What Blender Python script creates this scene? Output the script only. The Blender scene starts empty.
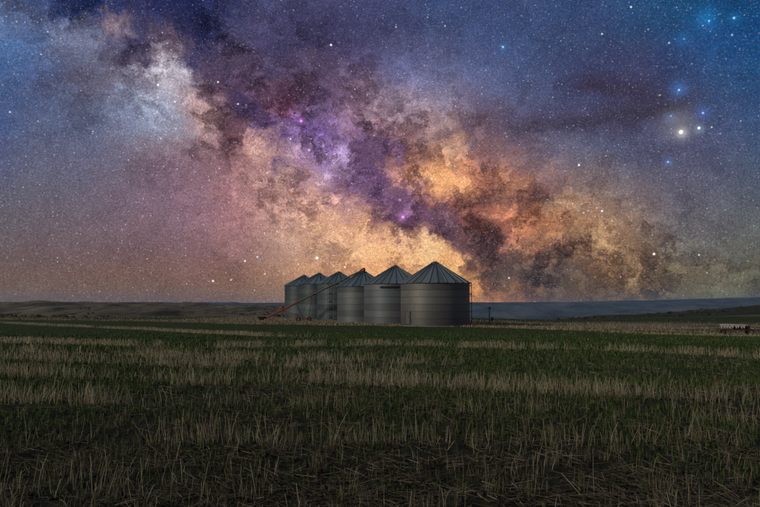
import bpy, bmesh, math, random
import numpy as np
from mathutils import Vector, Matrix

random.seed(7)
rng = np.random.default_rng(11)
SC = bpy.context.scene
COL = SC.collection
R = math.radians

# ------------------------------------------------------------------ camera
CAM_Z = 1.45
FPX = 739.0                      # focal length in pixels of the 760 px wide photograph (35 mm lens)
HORIZON_PX = 303.0
PITCH = math.atan((HORIZON_PX - 253.5) / FPX)
cam_data = bpy.data.cameras.new('camera')
cam_data.sensor_width = 36.0
cam_data.lens = 36.0 * FPX / 760.0
cam_data.clip_start = 0.05
cam_data.clip_end = 60000
cam = bpy.data.objects.new('camera', cam_data)
COL.objects.link(cam)
cam.location = (0, 0, CAM_Z)
cam.rotation_euler = (math.pi / 2 + PITCH, 0, 0)
SC.camera = cam

# ------------------------------------------------------------------ moonlight
LIGHT_DIR = Vector((-0.81, -0.45, 0.36)).normalized()      # from where the light comes
sun_data = bpy.data.lights.new('moonlight', 'SUN')
sun_data.energy = 1.4
sun_data.angle = R(8)
sun_data.color = (1.0, 0.90, 0.72)
sun = bpy.data.objects.new('moonlight', sun_data)
COL.objects.link(sun)
sun.location = (-30, -30, 40)
sun.rotation_euler = (-LIGHT_DIR).to_track_quat('-Z', 'Y').to_euler()

# ------------------------------------------------------------------ render settings
SC.view_settings.view_transform = 'Standard'
SC.view_settings.look = 'None'
SC.view_settings.exposure = 0.0
SC.view_settings.gamma = 1.0
SC.view_settings.use_curve_mapping = False
SC.render.engine = 'CYCLES'
SC.cycles.use_denoising = False
SC.cycles.max_bounces = 5
SC.cycles.diffuse_bounces = 2
SC.cycles.glossy_bounces = 2
SC.cycles.transmission_bounces = 2
SC.cycles.volume_bounces = 1
SC.cycles.transparent_max_bounces = 4
SC.cycles.sample_clamp_indirect = 0.6
SC.cycles.sample_clamp_direct = 4.0


# ------------------------------------------------------------------ sky directions
def pix_dir(px, py):
    """world direction of a point of the sky, measured on the photograph"""
    dx = (px - 380.0) / FPX
    dy = (253.5 - py) / FPX
    c, s = math.cos(PITCH), math.sin(PITCH)
    y = c - dy * s
    z = s + dy * c
    n = np.sqrt(dx * dx + y * y + z * z)
    return np.stack([np.asarray(dx) / n, y / n, z / n], -1)


def azel_pix(az, el):
    """azimuth and elevation (degrees) -> photograph coordinates"""
    a, e = np.radians(az), np.radians(el)
    x, y, z = np.sin(a) * np.cos(e), np.cos(a) * np.cos(e), np.sin(e)
    c, s = math.cos(PITCH), math.sin(PITCH)
    d = y * c + z * s
    v = -y * s + z * c
    return 380 + FPX * x / d, 253.5 - FPX * v / d


def pix_azel(px, py):
    d = pix_dir(px, py)
    return math.degrees(math.atan2(d[0], d[1])), math.degrees(math.asin(d[2]))


def lin(c):
    c = np.asarray(c, float) / 255.0
    return np.where(c <= 0.04045, c / 12.92, ((c + 0.055) / 1.055) ** 2.4)


# broad colours of the star clouds, dust lanes and airglow: one row per 25 px, one entry per 40 px
SKY_ROWS = [
 "90,110,150 75,90,130 25,45,95 40,45,90 35,40,85 25,35,80 55,55,95 70,72,112 68,68,108 66,66,108 62,70,112 55,75,118 55,72,115 58,72,115 50,75,120 50,72,118 35,75,120 20,75,120 10,65,110 8,65,115",
 "88,108,150 90,104,144 95,105,140 85,80,110 75,65,90 30,32,75 62,58,92 68,65,105 62,58,95 62,62,100 66,70,110 65,78,120 58,75,118 55,75,118 55,72,115 52,70,112 40,72,115 25,75,125 20,75,130 10,70,125",
 "70,102,152 75,95,138 105,110,140 80,72,95 110,85,100 48,45,82 85,68,92 62,56,92 66,58,92 66,60,96 78,76,112 78,84,122 72,84,128 62,80,122 58,72,112 55,66,105 55,64,102 42,68,115 30,75,130 20,75,130",
 "68,98,148 75,85,125 85,85,110 115,105,125 165,160,180 85,72,98 75,55,80 88,66,92 82,64,90 95,78,110 105,100,140 100,102,142 88,96,138 70,84,126 62,70,108 60,62,98 62,62,98 50,66,108 42,78,125 35,78,125",
 "68,90,135 80,90,125 82,86,115 125,135,165 165,165,185 150,115,120 85,60,82 125,78,105 85,64,98 130,100,122 145,125,145 130,118,145 105,98,130 88,92,128 72,76,112 65,68,105 65,62,92 70,70,102 55,78,122 45,78,125",
 "70,90,140 85,95,130 88,95,125 115,122,152 145,145,165 160,128,130 110,75,88 105,75,115 140,105,155 130,95,115 150,115,125 155,120,115 110,85,100 95,85,108 85,84,112 75,76,108 78,78,110 80,82,112 68,80,118 55,80,120",
 "78,90,130 90,98,128 92,98,128 105,105,130 125,112,130 130,105,118 140,98,105 170,130,130 155,120,165 110,80,105 150,100,105 180,135,110 130,90,90 120,95,105 105,98,120 92,94,120 84,86,114 80,80,112 78,84,114 66,82,114",
 "85,92,122 94,98,122 96,98,122 108,102,122 120,102,122 128,100,115 155,115,120 185,140,130 170,130,150 110,80,110 150,100,95 215,155,110 170,110,90 130,90,85 125,105,110 112,106,118 95,94,114 88,86,108 82,86,110 75,86,108",
 "92,95,112 100,98,115 104,100,118 112,100,120 122,104,124 135,106,122 160,118,125 190,140,130 205,150,130 140,98,120 110,75,100 150,100,95 165,100,75 180,120,85 150,115,95 128,115,112 108,100,110 98,94,108 92,92,106 84,90,100",
 "98,94,104 104,96,108 108,98,110 114,98,112 120,98,112 135,105,118 160,118,122 190,145,130 220,165,130 215,155,120 140,95,105 110,80,95 150,90,75 195,120,80 150,110,80 150,120,95 118,105,100 104,98,102 98,96,100 92,95,96",
 "102,92,96 106,92,98 108,92,98 112,92,98 116,94,100 128,100,106 145,112,112 175,135,118 215,165,130 235,180,130 225,165,110 160,115,95 110,80,75 120,85,70 115,88,72 145,112,82 115,98,84 105,98,90 100,96,90 94,95,90",
 "104,94,92 106,93,92 106,92,90 110,92,90 112,94,92 120,96,94 130,104,96 155,122,104 195,150,115 235,178,128 245,186,125 240,172,110 150,105,60 95,78,65 85,70,60 105,84,60 116,98,72 100,92,78 97,95,80 92,95,82",
 "104,96,88 106,95,86 108,94,86 108,95,88 110,96,88 115,98,88 122,104,90 140,115,95 175,140,105 210,165,115 230,175,110 225,160,92 185,125,68 130,95,60 100,80,55 90,76,55 100,90,62 96,92,72 98,98,78 95,97,78",
]
SKY_TABLE = np.array([[[float(v) for v in c.split(',')] for c in row.split()] for row in SKY_ROWS])
SKY_TABLE[6:, :7] *= np.array([1.05, .99, .97])
SKY_TABLE[7:, 11:17] *= np.array([1.05, .98, .93])
SKY_TABLE[11:] *= np.array([1.05, .98, .90])
SKY_TABLE = np.clip(SKY_TABLE, 0, 255)

# smaller clouds and lanes: x, y, half-width along, half-width across, tilt (deg, clockwise), colour, weight
SKY_SPOTS = [
 (70, 8, 34, 13, 10, (26, 38, 82), .8), (140, 40, 18, 16, 0, (44, 40, 74), .85), (205, 22, 32, 18, 20, (32, 33, 70), .6),
 (107, 20, 14, 8, 10, (165, 130, 130), .7), (72, 38, 22, 14, -30, (120, 125, 152), .6), (20, 60, 24, 22, 0, (70, 104, 158), .4),
 (36, 82, 26, 8, 10, (78, 80, 115), .6), (168, 78, 17, 24, -20, (198, 188, 200), .85), (150, 110, 34, 22, 20, (140, 150, 178), .6),
 (95, 85, 16, 14, 0, (90, 84, 104), .4), (175, 40, 16, 8, 30, (120, 95, 108), .5), (198, 118, 26, 10, 55, (175, 135, 130), .6),
 (232, 95, 30, 14, 40, (68, 50, 78), .7), (242, 142, 8, 22, 5, (98, 64, 76), .75), (222, 150, 10, 20, 10, (120, 88, 98), .5),
 (255, 110, 26, 9, 30, (62, 48, 92), .7), (287, 103, 11, 8, 0, (148, 82, 118), .65), (262, 143, 15, 11, 30, (215, 165, 150), .7),
 (278, 156, 7, 6, -40, (82, 60, 115), .85), (310, 130, 22, 14, 20, (95, 70, 135), .7), (328, 143, 16, 14, 0, (140, 105, 175), .65),
 (338, 167, 15, 8, 12, (200, 170, 220), .85), (315, 158, 10, 10, 0, (130, 95, 160), .6), (366, 150, 30, 12, 25, (92, 64, 96), .8),
 (372, 182, 26, 17, 50, (94, 64, 104), .85), (390, 146, 8, 6, 0, (115, 88, 160), .7), (402, 168, 12, 10, 0, (205, 135, 105), .6),
 (450, 183, 30, 13, 25, (232, 165, 105), .8), (420, 158, 12, 10, 0, (190, 135, 110), .5), (455, 148, 14, 10, 0, (200, 150, 120), .5),
 (443, 132, 10, 7, 10, (110, 82, 92), .8), (470, 124, 10, 14, 10, (98, 82, 104), .75), (400, 112, 30, 10, -5, (160, 135, 150), .5),
 (500, 106, 12, 6, 0, (85, 72, 95), .7), (520, 125, 14, 6, 15, (84, 68, 90), .7), (512, 180, 16, 12, 20, (198, 135, 92), .75),
 (492, 196, 16, 14, 20, (84, 54, 60), .9), (470, 205, 14, 8, 40, (120, 78, 78), .7), (540, 192, 30, 8, -5, (84, 58, 66), .9), (560, 205, 14, 10, 0, (172, 138, 110), .6),
 (525, 228, 15, 20, 20, (208, 138, 96), .65), (495, 212, 8, 10, 0, (190, 118, 90), .65), (508, 240, 10, 20, 10, (150, 88, 80), .6),
 (335, 205, 16, 12, 60, (215, 160, 140), .5), (342, 190, 6, 16, 0, (120, 80, 110), .6), (390, 220, 10, 30, -35, (100, 64, 98), .85),
 (432, 222, 30, 15, 30, (92, 62, 84), .85), (458, 240, 18, 9, 50, (96, 66, 78), .8), (403, 217, 5, 4, 0, (235, 150, 250), .95), (400, 200, 4, 3, 0, (170, 130, 215), .8),
 (415, 248, 26, 12, 25, (248, 190, 132), .75), (428, 258, 16, 12, 30, (255, 208, 145), .85), (385, 240, 22, 12, 20, (238, 175, 125), .6),
 (452, 262, 16, 8, 50, (248, 186, 112), .7), (466, 282, 8, 14, -15, (240, 172, 92), .75), (484, 250, 18, 26, 10, (82, 58, 62), .85),
 (474, 298, 14, 5, 0, (235, 165, 60), .7), (503, 297, 10, 5, 0, (215, 145, 60), .7), (492, 280, 12, 10, 0, (78, 60, 54), .8),
 (535, 272, 46, 16, -5, (76, 62, 58), .85), (508, 262, 16, 14, 0, (88, 66, 62), .7), (590, 245, 22, 12, 40, (166, 126, 92), .65), (612, 262, 24, 9, 40, (168, 130, 88), .7),
 (635, 272, 16, 8, 40, (140, 112, 76), .5), (617, 266, 5, 4, 0, (100, 80, 58), .6), (585, 290, 40, 8, 0, (78, 66, 50), .6),
 (604, 88, 36, 8, 12, (60, 48, 78), .85), (632, 116, 48, 8, -6, (60, 54, 76), .85), (560, 119, 46, 8, 2, (74, 64, 90), .7), (655, 100, 22, 6, 20, (62, 56, 84), .6),
 (403, 66, 26, 12, 10, (92, 98, 145), .5), (415, 85, 30, 8, 0, (125, 118, 155), .4),
 (503, 47, 4, 4, 0, (50, 110, 180), .6), (320, 30, 50, 14, 10, (62, 58, 96), .5), (280, 55, 30, 10, 0, (58, 50, 82), .5),
]


def sky_paint(px, py):
    """broad sky colour (linear) and dust contrast at photograph coordinates"""
    x = np.clip(px / 40.0, 0, 18.999)
    y = np.clip(py / 25.0, 0, 11.999)
    i, j = np.floor(x).astype(int), np.floor(y).astype(int)
    fx, fy = (x - i)[..., None], (y - j)[..., None]
    fx, fy = fx * fx * (3 - 2 * fx) * .5 + fx * .5, fy * fy * (3 - 2 * fy) * .5 + fy * .5
    T = SKY_TABLE
    c = (T[j, i] * (1 - fx) * (1 - fy) + T[j, i + 1] * fx * (1 - fy) + T[j + 1, i] * (1 - fx) * fy + T[j + 1, i + 1] * fx * fy)
    for sx, sy, a, b, t, col, w in SKY_SPOTS:
        ct, st = math.cos(R(t)), math.sin(R(t))
        dx, dy = px - sx, py - sy
        a, b = a * 1.1, b * 1.1
        d = ((dx * ct + dy * st) / a) ** 2 + ((-dx * st + dy * ct) / b) ** 2
        k = (w * np.exp(-d * d * .6 - d * .25))[..., None]
        c = c * (1 - k) + np.array(col) * k
    # contrast of the dust: strong along the band, weak in the smooth star fields
    ax, ay = 60.0, 0.0
    bx, by = 560.0, 270.0
    L = math.hypot(bx - ax, by - ay)
    dist = ((px - ax) * (by - ay) - (py - ay) * (bx - ax)) / L
    con = 0.15 + 0.85 * np.exp(-(dist / np.where(dist * 1 > 0, 84.0, 92.0)) ** 2)
    con = con * (1 - .5 * np.clip((250 - px) / 150, 0, 1))
    con = con * np.where(py > 285, np.clip(1 - (py - 285) / 40, .4, 1), 1)
    return lin(c), con


# ------------------------------------------------------------------ node helpers
class Nodes:
    def __init__(self, tree):
        self.t = tree
        self.n = tree.nodes
        self.l = tree.links

    def put(self, sock, v):
        if hasattr(v, 'is_output') or hasattr(v, 'links'):
            self.l.new(v, sock)
        elif v is not None:
            sock.default_value = v

    def math(self, op, a, b=None, c=None, clamp=False):
        n = self.n.new('ShaderNodeMath')
        n.operation = op
        n.use_clamp = clamp
        for k, v in enumerate((a, b, c)):
            if v is not None:
                self.put(n.inputs[k], v)
        return n.outputs[0]

    def vec(self, op, a, b=None, c=None, scale=None):
        n = self.n.new('ShaderNodeVectorMath')
        n.operation = op
        for k, v in enumerate((a, b, c)):
            if v is not None:
                self.put(n.inputs[k], v)
        if scale is not None:
            self.put(n.inputs['Scale'], scale)
        return n.outputs['Value'] if op in ('DOT_PRODUCT', 'LENGTH', 'DISTANCE') else n.outputs[0]

    def noise(self, vec, scale, detail=4, rough=.5, dist=0.0, lac=2.0):
        n = self.n.new('ShaderNodeTexNoise')
        self.put(n.inputs['Vector'], vec)
        n.inputs['Scale'].default_value = scale
        n.inputs['Detail'].default_value = detail
        n.inputs['Roughness'].default_value = rough
        n.inputs['Distortion'].default_value = dist
        n.inputs['Lacunarity'].default_value = lac
        return n.outputs[0], n.outputs[1]

    def ramp(self, fac, stops, mode='LINEAR'):
        n = self.n.new('ShaderNodeValToRGB')
        n.color_ramp.interpolation = mode
        e = n.color_ramp.elements
        while len(e) > 1:
            e.remove(e[-1])
        for k, (p, c) in enumerate(stops):
            q = e[0] if k == 0 else e.new(p)
            q.position = p
            q.color = (*c[:3], c[3] if len(c) > 3 else 1)
        self.put(n.inputs[0], fac)
        return n.outputs[0], n.outputs[1]

    def maprange(self, v, a, b, c=0.0, d=1.0, smooth=False):
        n = self.n.new('ShaderNodeMapRange')
        if smooth:
            n.interpolation_type = 'SMOOTHSTEP'
        self.put(n.inputs[0], v)
        for k, q in enumerate((a, b, c, d)):
            n.inputs[k + 1].default_value = q
        return n.outputs[0]

    def mix(self, f, a, b):
        n = self.n.new('ShaderNodeMix')
        n.data_type = 'RGBA'
        self.put(n.inputs[0], f)
        self.put(n.inputs[6], a)
        self.put(n.inputs[7], b)
        return n.outputs[2]


def build_world():
    w = bpy.data.worlds.new('World')
    SC.world = w
    w.use_nodes = True
    t = w.node_tree
    t.nodes.clear()
    N = Nodes(t)
    out = t.nodes.new('ShaderNodeOutputWorld')
    bg = t.nodes.new('ShaderNodeBackground')
    t.links.new(bg.outputs[0], out.inputs[0])
    tc = t.nodes.new('ShaderNodeTexCoord')
    D = N.vec('NORMALIZE', tc.outputs['Generated'])
    # turbulent warp of the clouds
    sep = t.nodes.new('ShaderNodeSeparateXYZ'); t.links.new(D, sep.inputs[0])
    D2 = N.vec('ADD', D, (3.7, 1.9, 5.3))
    wx1, _ = N.noise(D, 11.0, 3, .6)
    wy1, _ = N.noise(D2, 11.0, 3, .6)
    wx2, _ = N.noise(D, 48.0, 4, .7)
    wy2, _ = N.noise(D2, 48.0, 4, .7)
    DEG = 180 / math.pi
    az0 = N.math('MULTIPLY', N.math('ARCTAN2', sep.outputs[0], sep.outputs[1]), DEG)
    el0 = N.math('MULTIPLY', N.math('ARCSINE', sep.outputs[2]), DEG)
    d1, d2 = pix_dir(60.0, 0.0), pix_dir(560.0, 270.0)
    nr2 = np.cross(d1, d2); nr2 /= np.linalg.norm(nr2)
    la2 = N.vec('DOT_PRODUCT', D, tuple(float(q) for q in nr2))
    amp = N.math('MULTIPLY_ADD', N.math('EXPONENT', N.math('MULTIPLY', N.math('MULTIPLY', la2, la2), -38.0)), .72, .28)
    az = N.math('MULTIPLY_ADD', N.math('MULTIPLY_ADD', wx1, 3.0, N.math('MULTIPLY_ADD', wx2, 4.4, -3.7)), amp, az0)
    el = N.math('MULTIPLY_ADD', N.math('MULTIPLY_ADD', wy1, 3.0, N.math('MULTIPLY_ADD', wy2, 4.4, -3.7)), amp, el0)
    # chart of the star clouds: one colour ramp per degree of elevation
    A0, A1 = -31.0, 31.0
    uL = N.math('MULTIPLY_ADD', az, 1 / 31.0, 1.0)          # 0..1 over the left half
    uR = N.math('MULTIPLY', az, 1 / 31.0)
    EL = np.arange(0, 25)
    acc, acca = None, None
    elc = N.math('MINIMUM', N.math('MAXIMUM', el, 0.0), 24.0)
    def chunk(rows):
        g = bpy.data.node_groups.new('star_clouds', 'ShaderNodeTree')
        for nm in ('left', 'right', 'elevation'):
            g.interface.new_socket(nm, in_out='INPUT', socket_type='NodeSocketFloat')
        g.interface.new_socket('colour', in_out='OUTPUT', socket_type='NodeSocketVector')
        g.interface.new_socket('dust', in_out='OUTPUT', socket_type='NodeSocketFloat')
        G = Nodes(g)
        gi, go = g.nodes.new('NodeGroupInput'), g.nodes.new('NodeGroupOutput')
        acc = acca = None
        for e in rows:
            a = np.linspace(A0, A1, 63)
            px, py = azel_pix(a, np.full_like(a, float(e)))
            c, con = sky_paint(px, py)
            L, La = G.ramp(gi.outputs[0], [(k / 31.0, (*c[k], con[k])) for k in range(32)])
            Rr, Ra = G.ramp(gi.outputs[1], [(k / 31.0, (*c[31 + k], con[31 + k])) for k in range(32)])
            v = G.vec('SUBTRACT', G.vec('ADD', L, Rr), tuple(float(q) for q in c[31]))
            va = G.math('SUBTRACT', G.math('ADD', La, Ra), float(con[31]))
            wgt = G.math('SUBTRACT', 1.0, G.math('ABSOLUTE', G.math('SUBTRACT', gi.outputs[2], float(e))), clamp=True)
            vw = G.vec('SCALE', v, scale=wgt)
            acc = vw if acc is None else G.vec('ADD', acc, vw)
            acca = G.math('MULTIPLY', va, wgt) if acca is None else G.math('MULTIPLY_ADD', va, wgt, acca)
        g.links.new(acc, go.inputs[0])
        g.links.new(acca, go.inputs[1])
        return g
    for k in range(0, 25, 5):
        gn = t.nodes.new('ShaderNodeGroup')
        gn.node_tree = chunk(EL[k:k + 5])
        for q, v in enumerate((uL, uR, elc)):
            t.links.new(v, gn.inputs[q])
        acc = gn.outputs[0] if acc is None else N.vec('ADD', acc, gn.outputs[0])
        acca = gn.outputs[1] if acca is None else N.math('ADD', acca, gn.outputs[1])
    # the rest of the night sky: airglow near the horizon, blue above, the band carried on along its great circle
    d1, d2 = pix_dir(150.0, 60.0), pix_dir(440.0, 250.0)
    nrm = np.cross(d1, d2); nrm /= np.linalg.norm(nrm)
    lat = N.vec('DOT_PRODUCT', D, tuple(float(q) for q in nrm))
    band = N.math('EXPONENT', N.math('MULTIPLY', N.math('MULTIPLY', lat, lat), -22.0))
    cl, _ = N.noise(D, 5.0, 4, .6)
    grad, _ = N.ramp(N.maprange(sep.outputs[2], 0.0, .6), [(0, tuple(lin((102, 95, 90)))), (.3, tuple(lin((88, 92, 112)))), (.7, tuple(lin((62, 74, 106)))), (1, tuple(lin((54, 64, 94))))])
    bcol = N.vec('SCALE', tuple(lin((150, 140, 165))), scale=N.math('MULTIPLY', band, N.maprange(cl, .35, .68)))
    gen = N.vec('ADD', grad, bcol)
    mask = N.math('MULTIPLY', N.maprange(N.math('ABSOLUTE', az0), 29.0, 44.0, 1.0, 0.0, True), N.maprange(el0, 23.0, 36.0, 1.0, 0.0, True))
    base = N.mix(mask, gen, acc)
    con = N.math('ADD', N.math('MULTIPLY', acca, mask), N.math('MULTIPLY', N.math('SUBTRACT', 1.0, mask), .45))
    # dust: absorbs, and reddens what it dims
    wv = t.nodes.new('ShaderNodeCombineXYZ')
    t.links.new(wx2, wv.inputs[0]); t.links.new(wy2, wv.inputs[1]); t.links.new(wx1, wv.inputs[2])
    Dw = N.vec('MULTIPLY_ADD', wv.outputs[0], (.045, .045, .045), D)
    f1, _ = N.noise(Dw, 20.0, 8, .66)
    f2, _ = N.noise(N.vec('ADD', Dw, (3.7, 1.9, 5.3)), 44.0, 6, .62)
    rid = N.math('ABSOLUTE', N.math('SUBTRACT', f2, .5))
    lane = N.maprange(f1, .49, .64, 0.0, 1.0, True)
    fil = N.maprange(rid, .0, .075, .80, 0.0, True)
    fil = N.math('MULTIPLY', fil, N.maprange(f1, .40, .56, .25, 1.0))
    tau = N.math('ADD', N.math('ADD', lane, fil), N.math('MULTIPLY_ADD', f2, 2.6, -1.66))
    tau = N.math('MULTIPLY', tau, con)
    e3 = t.nodes.new('ShaderNodeCombineXYZ')
    for k, q in enumerate((-.92, -1.04, -.98)):
        t.links.new(N.math('EXPONENT', N.math('MULTIPLY', tau, q)), e3.inputs[k])
    sky = N.vec('MULTIPLY', base, e3.outputs[0])
    top = t.nodes.new('ShaderNodeSeparateXYZ'); t.links.new(sky, top.inputs[0])
    sky = N.vec('SCALE', sky, scale=N.math('DIVIDE', .96, N.math('MAXIMUM', top.outputs[0], .96)))
    lum = N.vec('DOT_PRODUCT', sky, (.3, .45, .25))
    grey = t.nodes.new('ShaderNodeCombineXYZ')
    for k in range(3):
        t.links.new(lum, grey.inputs[k])
    sky = N.mix(.05, sky, grey.outputs[0])
    # two thin dust streaks that reach out of the band
    for a_, e_, sa, se, sl, k_ in ((*pix_azel(590, 119), 7.2, .42, .055, .62), (*pix_azel(622, 90), 3.4, .55, -.20, .6), (*pix_azel(665, 108), 2.6, .35, .30, .5)):
        qa = N.math('SUBTRACT', az, a_)
        qe = N.math('DIVIDE', N.math('SUBTRACT', N.math('SUBTRACT', el, e_), N.math('MULTIPLY', qa, sl)), se)
        qa = N.math('DIVIDE', qa, sa)
        g_ = N.math('EXPONENT', N.math('MULTIPLY', N.math('MULTIPLY_ADD', qa, qa, N.math('MULTIPLY', qe, qe)), -1.0))
        sky = N.mix(N.math('MULTIPLY', g_, k_), sky, (.038, .030, .052, 1))
    # unresolved stars: fine grain
    g1, _ = N.noise(D, 520.0, 2, .7)
    sky = N.vec('SCALE', sky, scale=N.maprange(g1, .25, .75, .55, 1.38))
    # resolved stars
    sb = N.vec('DOT_PRODUCT', base, (.35, .4, .25))
    dens = N.math('ADD', .35, N.math('MULTIPLY', sb, 2.6))
    for scale, rad, power, gain, off in ((240.0, .00118, 5.0, 1.0, (0, 0, 0)), (520.0, .00098, 2.5, .42, (3.1, 1.7, .4)),
                                         (105.0, .00135, 5.0, 1.5, (1.3, 4.2, 2.2)), (44.0, .0018, 6.0, 1.9, (7.3, .2, 5.2))):
        v = t.nodes.new('ShaderNodeTexVoronoi')
        v.voronoi_dimensions = '3D'
        v.inputs['Scale'].default_value = scale
        t.links.new(N.vec('ADD', D, off), v.inputs['Vector'])
        core = N.maprange(v.outputs['Distance'], 0.0, rad * scale, 1.0, 0.0)
        core = N.math('POWER', core, 1.6)
        cs = t.nodes.new('ShaderNodeSeparateColor'); t.links.new(v.outputs['Color'], cs.inputs[0])
        mag = N.math('MULTIPLY_ADD', N.math('POWER', cs.outputs[0], power), gain, gain * .06)
        tint, _ = N.ramp(cs.outputs[1], [(0, (.55, .72, 1.25)), (.45, (.85, .92, 1.1)), (.75, (1, .95, .85)), (1, (1.1, .82, .6))])
        k = N.math('MULTIPLY', N.math('MULTIPLY', core, mag), N.math('MINIMUM', dens, 1.2))
        sky = N.vec('ADD', sky, N.vec('SCALE', tint, scale=k))
    # the bright stars one can name
    BR = [(681, 132, 2.6, 3.0, (1, .93, .75)), (699, 128, 2.0, 2.2, (.8, .92, 1)), (679, 90, 1.7, 1.6, (.3, .65, 1)), (703, 113, 1.7, 1.4, (.35, .55, 1)),
          (671, 116, 1.4, .8, (.4, .7, 1)), (668, 162, 1.7, 1.2, (.3, .6, 1)), (709, 21, 1.6, 1.3, (.3, .6, 1)), (734, 18, 1.8, 1.5, (.35, .65, 1)),
          (732, 35, 1.5, .9, (.5, .8, 1)), (669, 43, 1.3, 1.0, (1, .95, .9)), (684, 39, 1.4, .8, (.2, .6, 1)), (579, 165, 1.6, 1.6, (1, .95, .95)), (602, 211, 1.6, 1.5, (1, .93, .85)),
          (654, 254, 1.9, 2.0, (1, .9, .82)), (699, 255, 1.5, 1.0, (1, .93, .8)), (317, 258, 2.1, 2.2, (1, .92, .72)), (345, 267, 1.5, 1.2, (1, .9, .75)),
          (245, 261, 1.6, 1.4, (1, .9, .88)), (213, 281, 1.8, 1.6, (1, .92, .85)), (231, 280, 1.4, 1.0, (1, .92, .85)), (331, 45, 1.7, 1.8, (.95, .95, 1)),
          (445, 26, 1.6, .9, (.4, .6, 1)), (503, 47, 1.8, 1.3, (.35, .7, 1)), (631, 7, 1.6, 1.2, (.9, .95, 1)), (602, 34, 1.6, 1.1, (.6, .8, 1)),
          (301, 121, 2.6, 1.0, (1, .35, .95)), (309, 150, 2.2, .9, (.85, .6, 1)), (403, 217, 3.0, .8, (1, .55, 1)), (158, 85, 1.8, 1.2, (.75, .95, 1)),
          (218, 82, 1.6, 1.2, (.95, .95, 1)), (238, 104, 1.5, 1.1, (.9, .92, 1)), (10, 112, 1.4, 1.0, (.85, .92, 1)), (265, 274, 1.4, 1.0, (1, .9, .8)),
          (509, 278, 1.7, 1.1, (1, .9, .85)), (400, 200, 1.8, .7, (.7, .6, 1)), (396, 27, 1.3, .8, (.8, .85, 1)), (660, 95, 1.2, .7, (.9, .9, 1)), (246, 105, 1.7, .6, (.4, .35, 1)),
          (679, 89, 13, .22, (.02, .35, 1)), (707, 18, 17, .20, (.01, .4, 1)), (734, 18, 10, .12, (.02, .45, 1)), (703, 113, 10, .16, (.05, .25, 1)),
          (671, 117, 9, .10, (.1, .45, 1)), (678, 125, 26, .09, (1, .9, .75)), (682, 133, 9, .30, (1, .95, .75)), (699, 129, 8, .18, (.6, .8, 1)), (668, 162, 8, .14, (.05, .4, 1)),
          (683, 40, 12, .10, (.02, .4, 1)), (403, 217, 9, .30, (.75, .3, 1)), (301, 121, 7, .22, (.8, .2, .9)), (503, 47, 7, .1, (.05, .5, 1)), (317, 258, 7, .12, (1, .9, .7))]
    sg = bpy.data.node_groups.new('bright_stars', 'ShaderNodeTree')
    sg.interface.new_socket('direction', in_out='INPUT', socket_type='NodeSocketVector')
    sg.interface.new_socket('colour', in_out='OUTPUT', socket_type='NodeSocketVector')
    G = Nodes(sg)
    gi, go = sg.nodes.new('NodeGroupInput'), sg.nodes.new('NodeGroupOutput')
    stars = None
    for px, py, rp, g, c in BR:
        d = pix_dir(float(px), float(py))
        dd = G.vec('DISTANCE', gi.outputs[0], tuple(float(q) for q in d))
        q = G.math('DIVIDE', dd, rp / FPX * (.44 if rp < 5 else .52))
        k = G.math('EXPONENT', G.math('MULTIPLY', G.math('MULTIPLY', q, q), -1.0))
        s = G.vec('SCALE', tuple(float(z) * g for z in c), scale=k)
        stars = s if stars is None else G.vec('ADD', stars, s)
    sg.links.new(stars, go.inputs[0])
    gn = t.nodes.new('ShaderNodeGroup')
    gn.node_tree = sg
    t.links.new(D, gn.inputs[0])
    sky = N.vec('ADD', sky, gn.outputs[0])
    low = N.maprange(sep.outputs[2], -.2, -.1, .0, 1.0)
    sky = N.vec('SCALE', sky, scale=low)
    t.links.new(sky, bg.inputs['Color'])
    bg.inputs['Strength'].default_value = 1.0
    w.cycles.sampling_method = 'MANUAL'
    w.cycles.sample_map_resolution = 512
    return w


build_world()
#SPLIT
# ------------------------------------------------------------------ helpers for things
def sstep(a, b, x):
    t = np.clip((np.asarray(x, float) - a) / (b - a), 0, 1)
    return t * t * (3 - 2 * t)


class VNoise:
    def __init__(self, seed):
        self.t = np.random.default_rng(seed).random((256, 256))

    def __call__(self, x, y):
        x, y = np.asarray(x, float), np.asarray(y, float)
        i, j = np.floor(x).astype(int), np.floor(y).astype(int)
        fx, fy = x - i, y - j
        fx, fy = fx * fx * (3 - 2 * fx), fy * fy * (3 - 2 * fy)
        g = lambda a, b: self.t[a % 256, b % 256]
        return (g(i, j) * (1 - fx) + g(i + 1, j) * fx) * (1 - fy) + (g(i, j + 1) * (1 - fx) + g(i + 1, j + 1) * fx) * fy

    def fbm(self, x, y, o=4, r=.5):
        s, a, n = 0, 1, 0
        for k in range(o):
            s = s + a * self(x * 2 ** k + 17.3 * k, y * 2 ** k - 9.1 * k)
            n += a
            a *= r
        return s / n


VN = VNoise(5)
VN2 = VNoise(9)


def tag(o, label=None, cat=None, group=None, kind=None):
    for k, v in (('label', label), ('category', cat), ('group', group), ('kind', kind)):
        if v:
            o[k] = v
    return o


def mesh_np(name, verts, faces, mat=None, smooth=False):
    """verts (n,3), faces (m,k) -> mesh object, not linked twice"""
    verts = np.asarray(verts, np.float32)
    faces = np.asarray(faces, np.int32)
    me = bpy.data.meshes.new(name)
    m, k = faces.shape
    me.vertices.add(len(verts))
    me.vertices.foreach_set('co', verts.ravel())
    me.loops.add(m * k)
    me.loops.foreach_set('vertex_index', faces.ravel())
    me.polygons.add(m)
    me.polygons.foreach_set('loop_start', np.arange(m, dtype=np.int32) * k)
    me.polygons.foreach_set('use_smooth', np.full(m, smooth))
    me.update(calc_edges=True)
    if mat:
        me.materials.append(mat)
    o = bpy.data.objects.new(name, me)
    COL.objects.link(o)
    return o


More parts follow.
